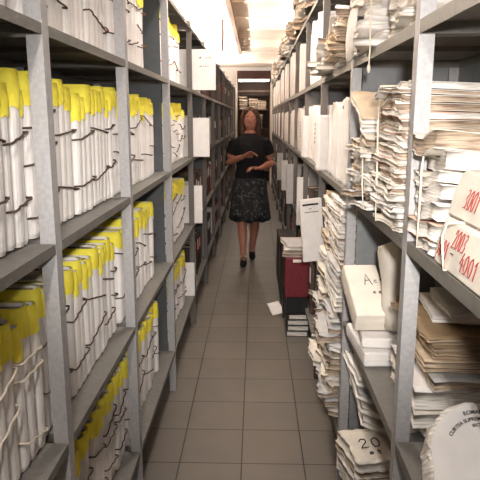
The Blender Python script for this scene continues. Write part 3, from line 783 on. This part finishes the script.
fixture('fluorescent light under the dark lintel at the far end', -.05, 14.21, .74, 'x', 2.461, 4)

la = bpy.data.lights.new('camera_lamp', 'SPOT'); la.energy = 150; la.color = (1, .965, .92); la.spot_size = .95; la.spot_blend = 1; la.shadow_soft_size = .04
lo = bpy.data.objects.new('camera_lamp', la); C.objects.link(lo); lo.location = (.05, -.12, 1.745); lo.rotation_euler = (PI / 2 - .16, 0, -.0)   # the lamp on top of the news camera

# ------------------------------------------------------------------ the person
def remeshed(name, mb, m, voxel, parent, smooth_it=4):
    o = part(name, mb, m, None); md = o.modifiers.new('r', 'REMESH'); md.mode = 'VOXEL'; md.voxel_size = voxel; md.use_smooth_shade = True
    sm = o.modifiers.new('s', 'SMOOTH'); sm.iterations = smooth_it; sm.factor = .5
    bpy.context.view_layer.update()
    me = bpy.data.meshes.new_from_object(o.evaluated_get(bpy.context.evaluated_depsgraph_get()))
    bpy.data.objects.remove(o); me.materials.clear(); me.materials.append(m)
    return link(name, me, parent)
def ell(cx, cy, z, rx, ry, n=20): return [(cx + rx * math.cos(2 * PI * k / n), cy + ry * math.sin(2 * PI * k / n), z) for k in range(n)]
P = thing('person', 'person in a black t-shirt and patterned dark skirt walking towards the camera', 'person', (-.06, 6.42, 0))
b = MB()
b.loft([ell(0, .02, .80, .12, .09), ell(0, .02, .88, .165, .115), ell(0, .015, .98, .14, .10), ell(0, .01, 1.08, .125, .095), ell(0, .0, 1.2, .15, .105), ell(0, .005, 1.30, .165, .10), ell(0, .01, 1.36, .15, .08), ell(0, .01, 1.40, .08, .06), ell(0, .005, 1.43, .055, .055)])
b.tube([(0, .012, 1.38), (0, .005, 1.43), (0, -.005, 1.49)], [.056, .05, .05], 16)
b.ball((0, -.005, 1.555), (.073, .092, .108), 20, 14)
b.ball((0, -.03, 1.495), (.052, .06, .05), 16, 10)                                    # jaw
b.tube([(0, -.088, 1.565), (0, -.105, 1.535), (0, -.098, 1.522)], [.008, .013, .012], 8)   # nose
for s in (-1, 1): b.ball((s * .073, .005, 1.545), (.012, .02, .03), 10, 7)
# legs: viewer's left one is ahead
for s, hip, knee, ank, heel, toe in ((-1, (-.075, .02, .84), (-.085, -.10, .47), (-.068, -.15, .10), (-.066, -.13, .06), (-.066, -.27, .03)),
                                     (1, (.075, .02, .84), (.06, .02, .47), (.025, .16, .12), (.024, .18, .09), (.03, .05, .03))):
    h_, k_, a_ = Vector(hip), Vector(knee), Vector(ank)
    calf = k_.lerp(a_, .3) + Vector((0, .012, 0))
    b.tube([h_, h_.lerp(k_, .4), h_.lerp(k_, .85), k_, calf, k_.lerp(a_, .65), a_], [.095, .08, .058, .053, .055, .04, .033], 16)
    b.tube([heel, Vector(heel).lerp(Vector(toe), .5), toe], [.032, .034, .024], 12)
# arms, elbows bent and forearms brought in front
hands = []
for s, sh, el, wr, fd in ((-1, (-.165, .01, 1.345), (-.23, .05, 1.10), (-.075, -.17, 1.17), Vector((.8, -.25, .35))),
                          (1, (.165, .01, 1.345), (.235, .05, 1.09), (.115, -.17, 1.05), Vector((-.85, -.35, .1)))):
    sh, el, wr = Vector(sh), Vector(el), Vector(wr)
    b.tube([sh, sh.lerp(el, .3), sh.lerp(el, .75), el, el.lerp(wr, .3), el.lerp(wr, .75), wr], [.056, .05, .042, .04, .041, .031, .026], 14)
    fd.normalize(); palm_n = Vector((0, 0, 1)) if s > 0 else Vector((0, .5, .9)); side = fd.cross(palm_n).normalized(); up = side.cross(fd).normalized()
    pc = wr + fd * .05
    rings = []
    for q, wd, tk in ((0, .026, .019), (.03, .036, .017), (.065, .041, .015), (.088, .04, .012)):
        c = wr + fd * q; rings.append([tuple(c + side * (wd * math.cos(2 * PI * k / 14)) + up * (tk * math.sin(2 * PI * k / 14))) for k in range(14)])
    b.loft(rings)
    for fi, (o_, ln) in enumerate(((-.031, .062), (-.011, .074), (.010, .07), (.030, .055))):
        p0 = wr + fd * .07 + side * o_; p1 = wr + fd * .092 + side * o_ * 1.12; p2 = p1 + fd * ln * .45 - up * ln * .15; p3 = p2 + fd * ln * .3 - up * ln * .3; p4 = p3 + fd * ln * .12 - up * ln * .3
        b.tube([p0, p1, p2, p3, p4], [.0105, .0105, .0098, .009, .0075], 10)
    tb = wr + fd * .022 - side * .02
    b.tube([tb, tb + fd * .02 - side * .022, tb + fd * .045 - side * .034 - up * .006, tb + fd * .066 - side * .034 - up * .016], [.014, .013, .0115, .009], 10)
remeshed('body', b, M['skin'], .0055, P, 3)
# t-shirt
b = MB()
b.loft([ell(0, .018, .86, .182, .13), ell(0, .016, .95, .165, .12), ell(0, .01, 1.06, .15, .115), ell(0, .0, 1.18, .166, .122), ell(0, .002, 1.28, .178, .116), ell(0, .008, 1.35, .165, .098), ell(0, .01, 1.395, .1, .078), ell(0, .01, 1.41, .075, .065)])
for s, sh, el in ((-1, (-.15, .01, 1.345), (-.23, .05, 1.10)), (1, (.15, .01, 1.345), (.235, .05, 1.09))):
    sh, el = Vector(sh), Vector(el); b.tube([sh, sh.lerp(el, .3), sh.lerp(el, .62)], [.066, .066, .062], 16)
remeshed('t_shirt', b, M['shirt'], .008, P, 3)
b = MB(); n = 48
def ring(z, rx, ry, am, cy=.018): return [(rx * (1 + am * math.sin(9 * 2 * PI * k / n)) * math.cos(2 * PI * k / n), cy + ry * (1 + am * math.sin(9 * 2 * PI * k / n)) * math.sin(2 * PI * k / n), z + (.012 * am / .07 * math.sin(9 * 2 * PI * k / n))) for k in range(n)]
o_ = [ring(.95, .16, .118, 0), ring(.88, .185, .14, 0), ring(.8, .19, .15, .01), ring(.7, .2, .165, .03), ring(.58, .212, .185, .055), ring(.47, .222, .2, .07)]
b.loft(o_ + [[(x * .97, y * .97, z + .002) for x, y, z in r_] for r_ in o_[::-1]], 0, False)
part('skirt', b, M['skirt'], P, smooth=True)
b = MB()      # hair: cap plus lengths to the shoulders, open at the face
b.ball((0, .018, 1.585), (.087, .092, .104), 20, 14)
for s in (-1, 1):
    b.tube([(s * .035, -.055, 1.655), (s * .066, -.05, 1.62), (s * .084, -.02, 1.56), (s * .088, .0, 1.48), (s * .085, -.01, 1.41), (s * .08, -.03, 1.37)], [.02, .028, .03, .033, .03, .014], 12)
b.tube([(0, .07, 1.6), (0, .085, 1.5), (0, .08, 1.38)], [.07, .075, .06], 14)
remeshed('hair', b, M['hair'], .007, P, 4)
for s in (-1, 1):
    e = part('eye', MB().ball((s * .03, -.0835, 1.565), (.0125, .006, .0065), 12, 8), M['eyew'], P, smooth=True)
    part('iris', MB().ball((s * .03, -.0885, 1.565), (.0052, .0025, .0052), 10, 7), M['iris'], e, smooth=True)
    part('eyebrow', MB().tube([(s * .014, -.092, 1.584), (s * .03, -.09, 1.589), (s * .046, -.079, 1.584)], .003, 6), M['hair'], P, smooth=True)
part('lips', MB().tube([(-.022, -.083, 1.494), (-.008, -.091, 1.498), (0, -.092, 1.496), (.008, -.091, 1.498), (.022, -.083, 1.494)], [.002, .005, .0052, .005, .002], 8), M['lip'], P, smooth=True)
for heel, toe, hz in (((-.066, -.12, .055), (-.066, -.29, .022), 0), ((.024, .19, .09), (.03, .03, .022), .02)):
    h_, t_ = Vector(heel), Vector(toe); b = MB()
    b.tube([h_ + Vector((0, .02, -.004)), h_.lerp(t_, .35) - Vector((0, 0, .006)), h_.lerp(t_, .8), t_], [.036, .038, .038, .022], 14)
    b.tube([h_ + Vector((0, .02, -.01)), (h_.x, h_.y + .03, hz + .004)], [.018, .012], 10)
    remeshed('shoe', b, M['shoe'], .006, P, 2)

# ------------------------------------------------------------------ camera, world, view
cam = bpy.data.cameras.new('camera'); co = bpy.data.objects.new('camera', cam); C.objects.link(co)
co.location = (0, 0, 1.57); co.rotation_euler = (PI / 2 - .204, 0, .0263); cam.sensor_width = 36; cam.lens = 590 / 480 * 36; cam.clip_start = .02
sc = bpy.context.scene; sc.camera = co
wd = bpy.data.worlds.new('world'); sc.world = wd; wd.use_nodes = True
wd.node_tree.nodes['Background'].inputs['Color'].default_value = (1, .95, .9, 1); wd.node_tree.nodes['Background'].inputs['Strength'].default_value = .005
vs = sc.view_settings; vs.view_transform = 'Standard'; vs.look = 'None'; vs.gamma = 1; vs.use_curve_mapping = False; vs.exposure = .78
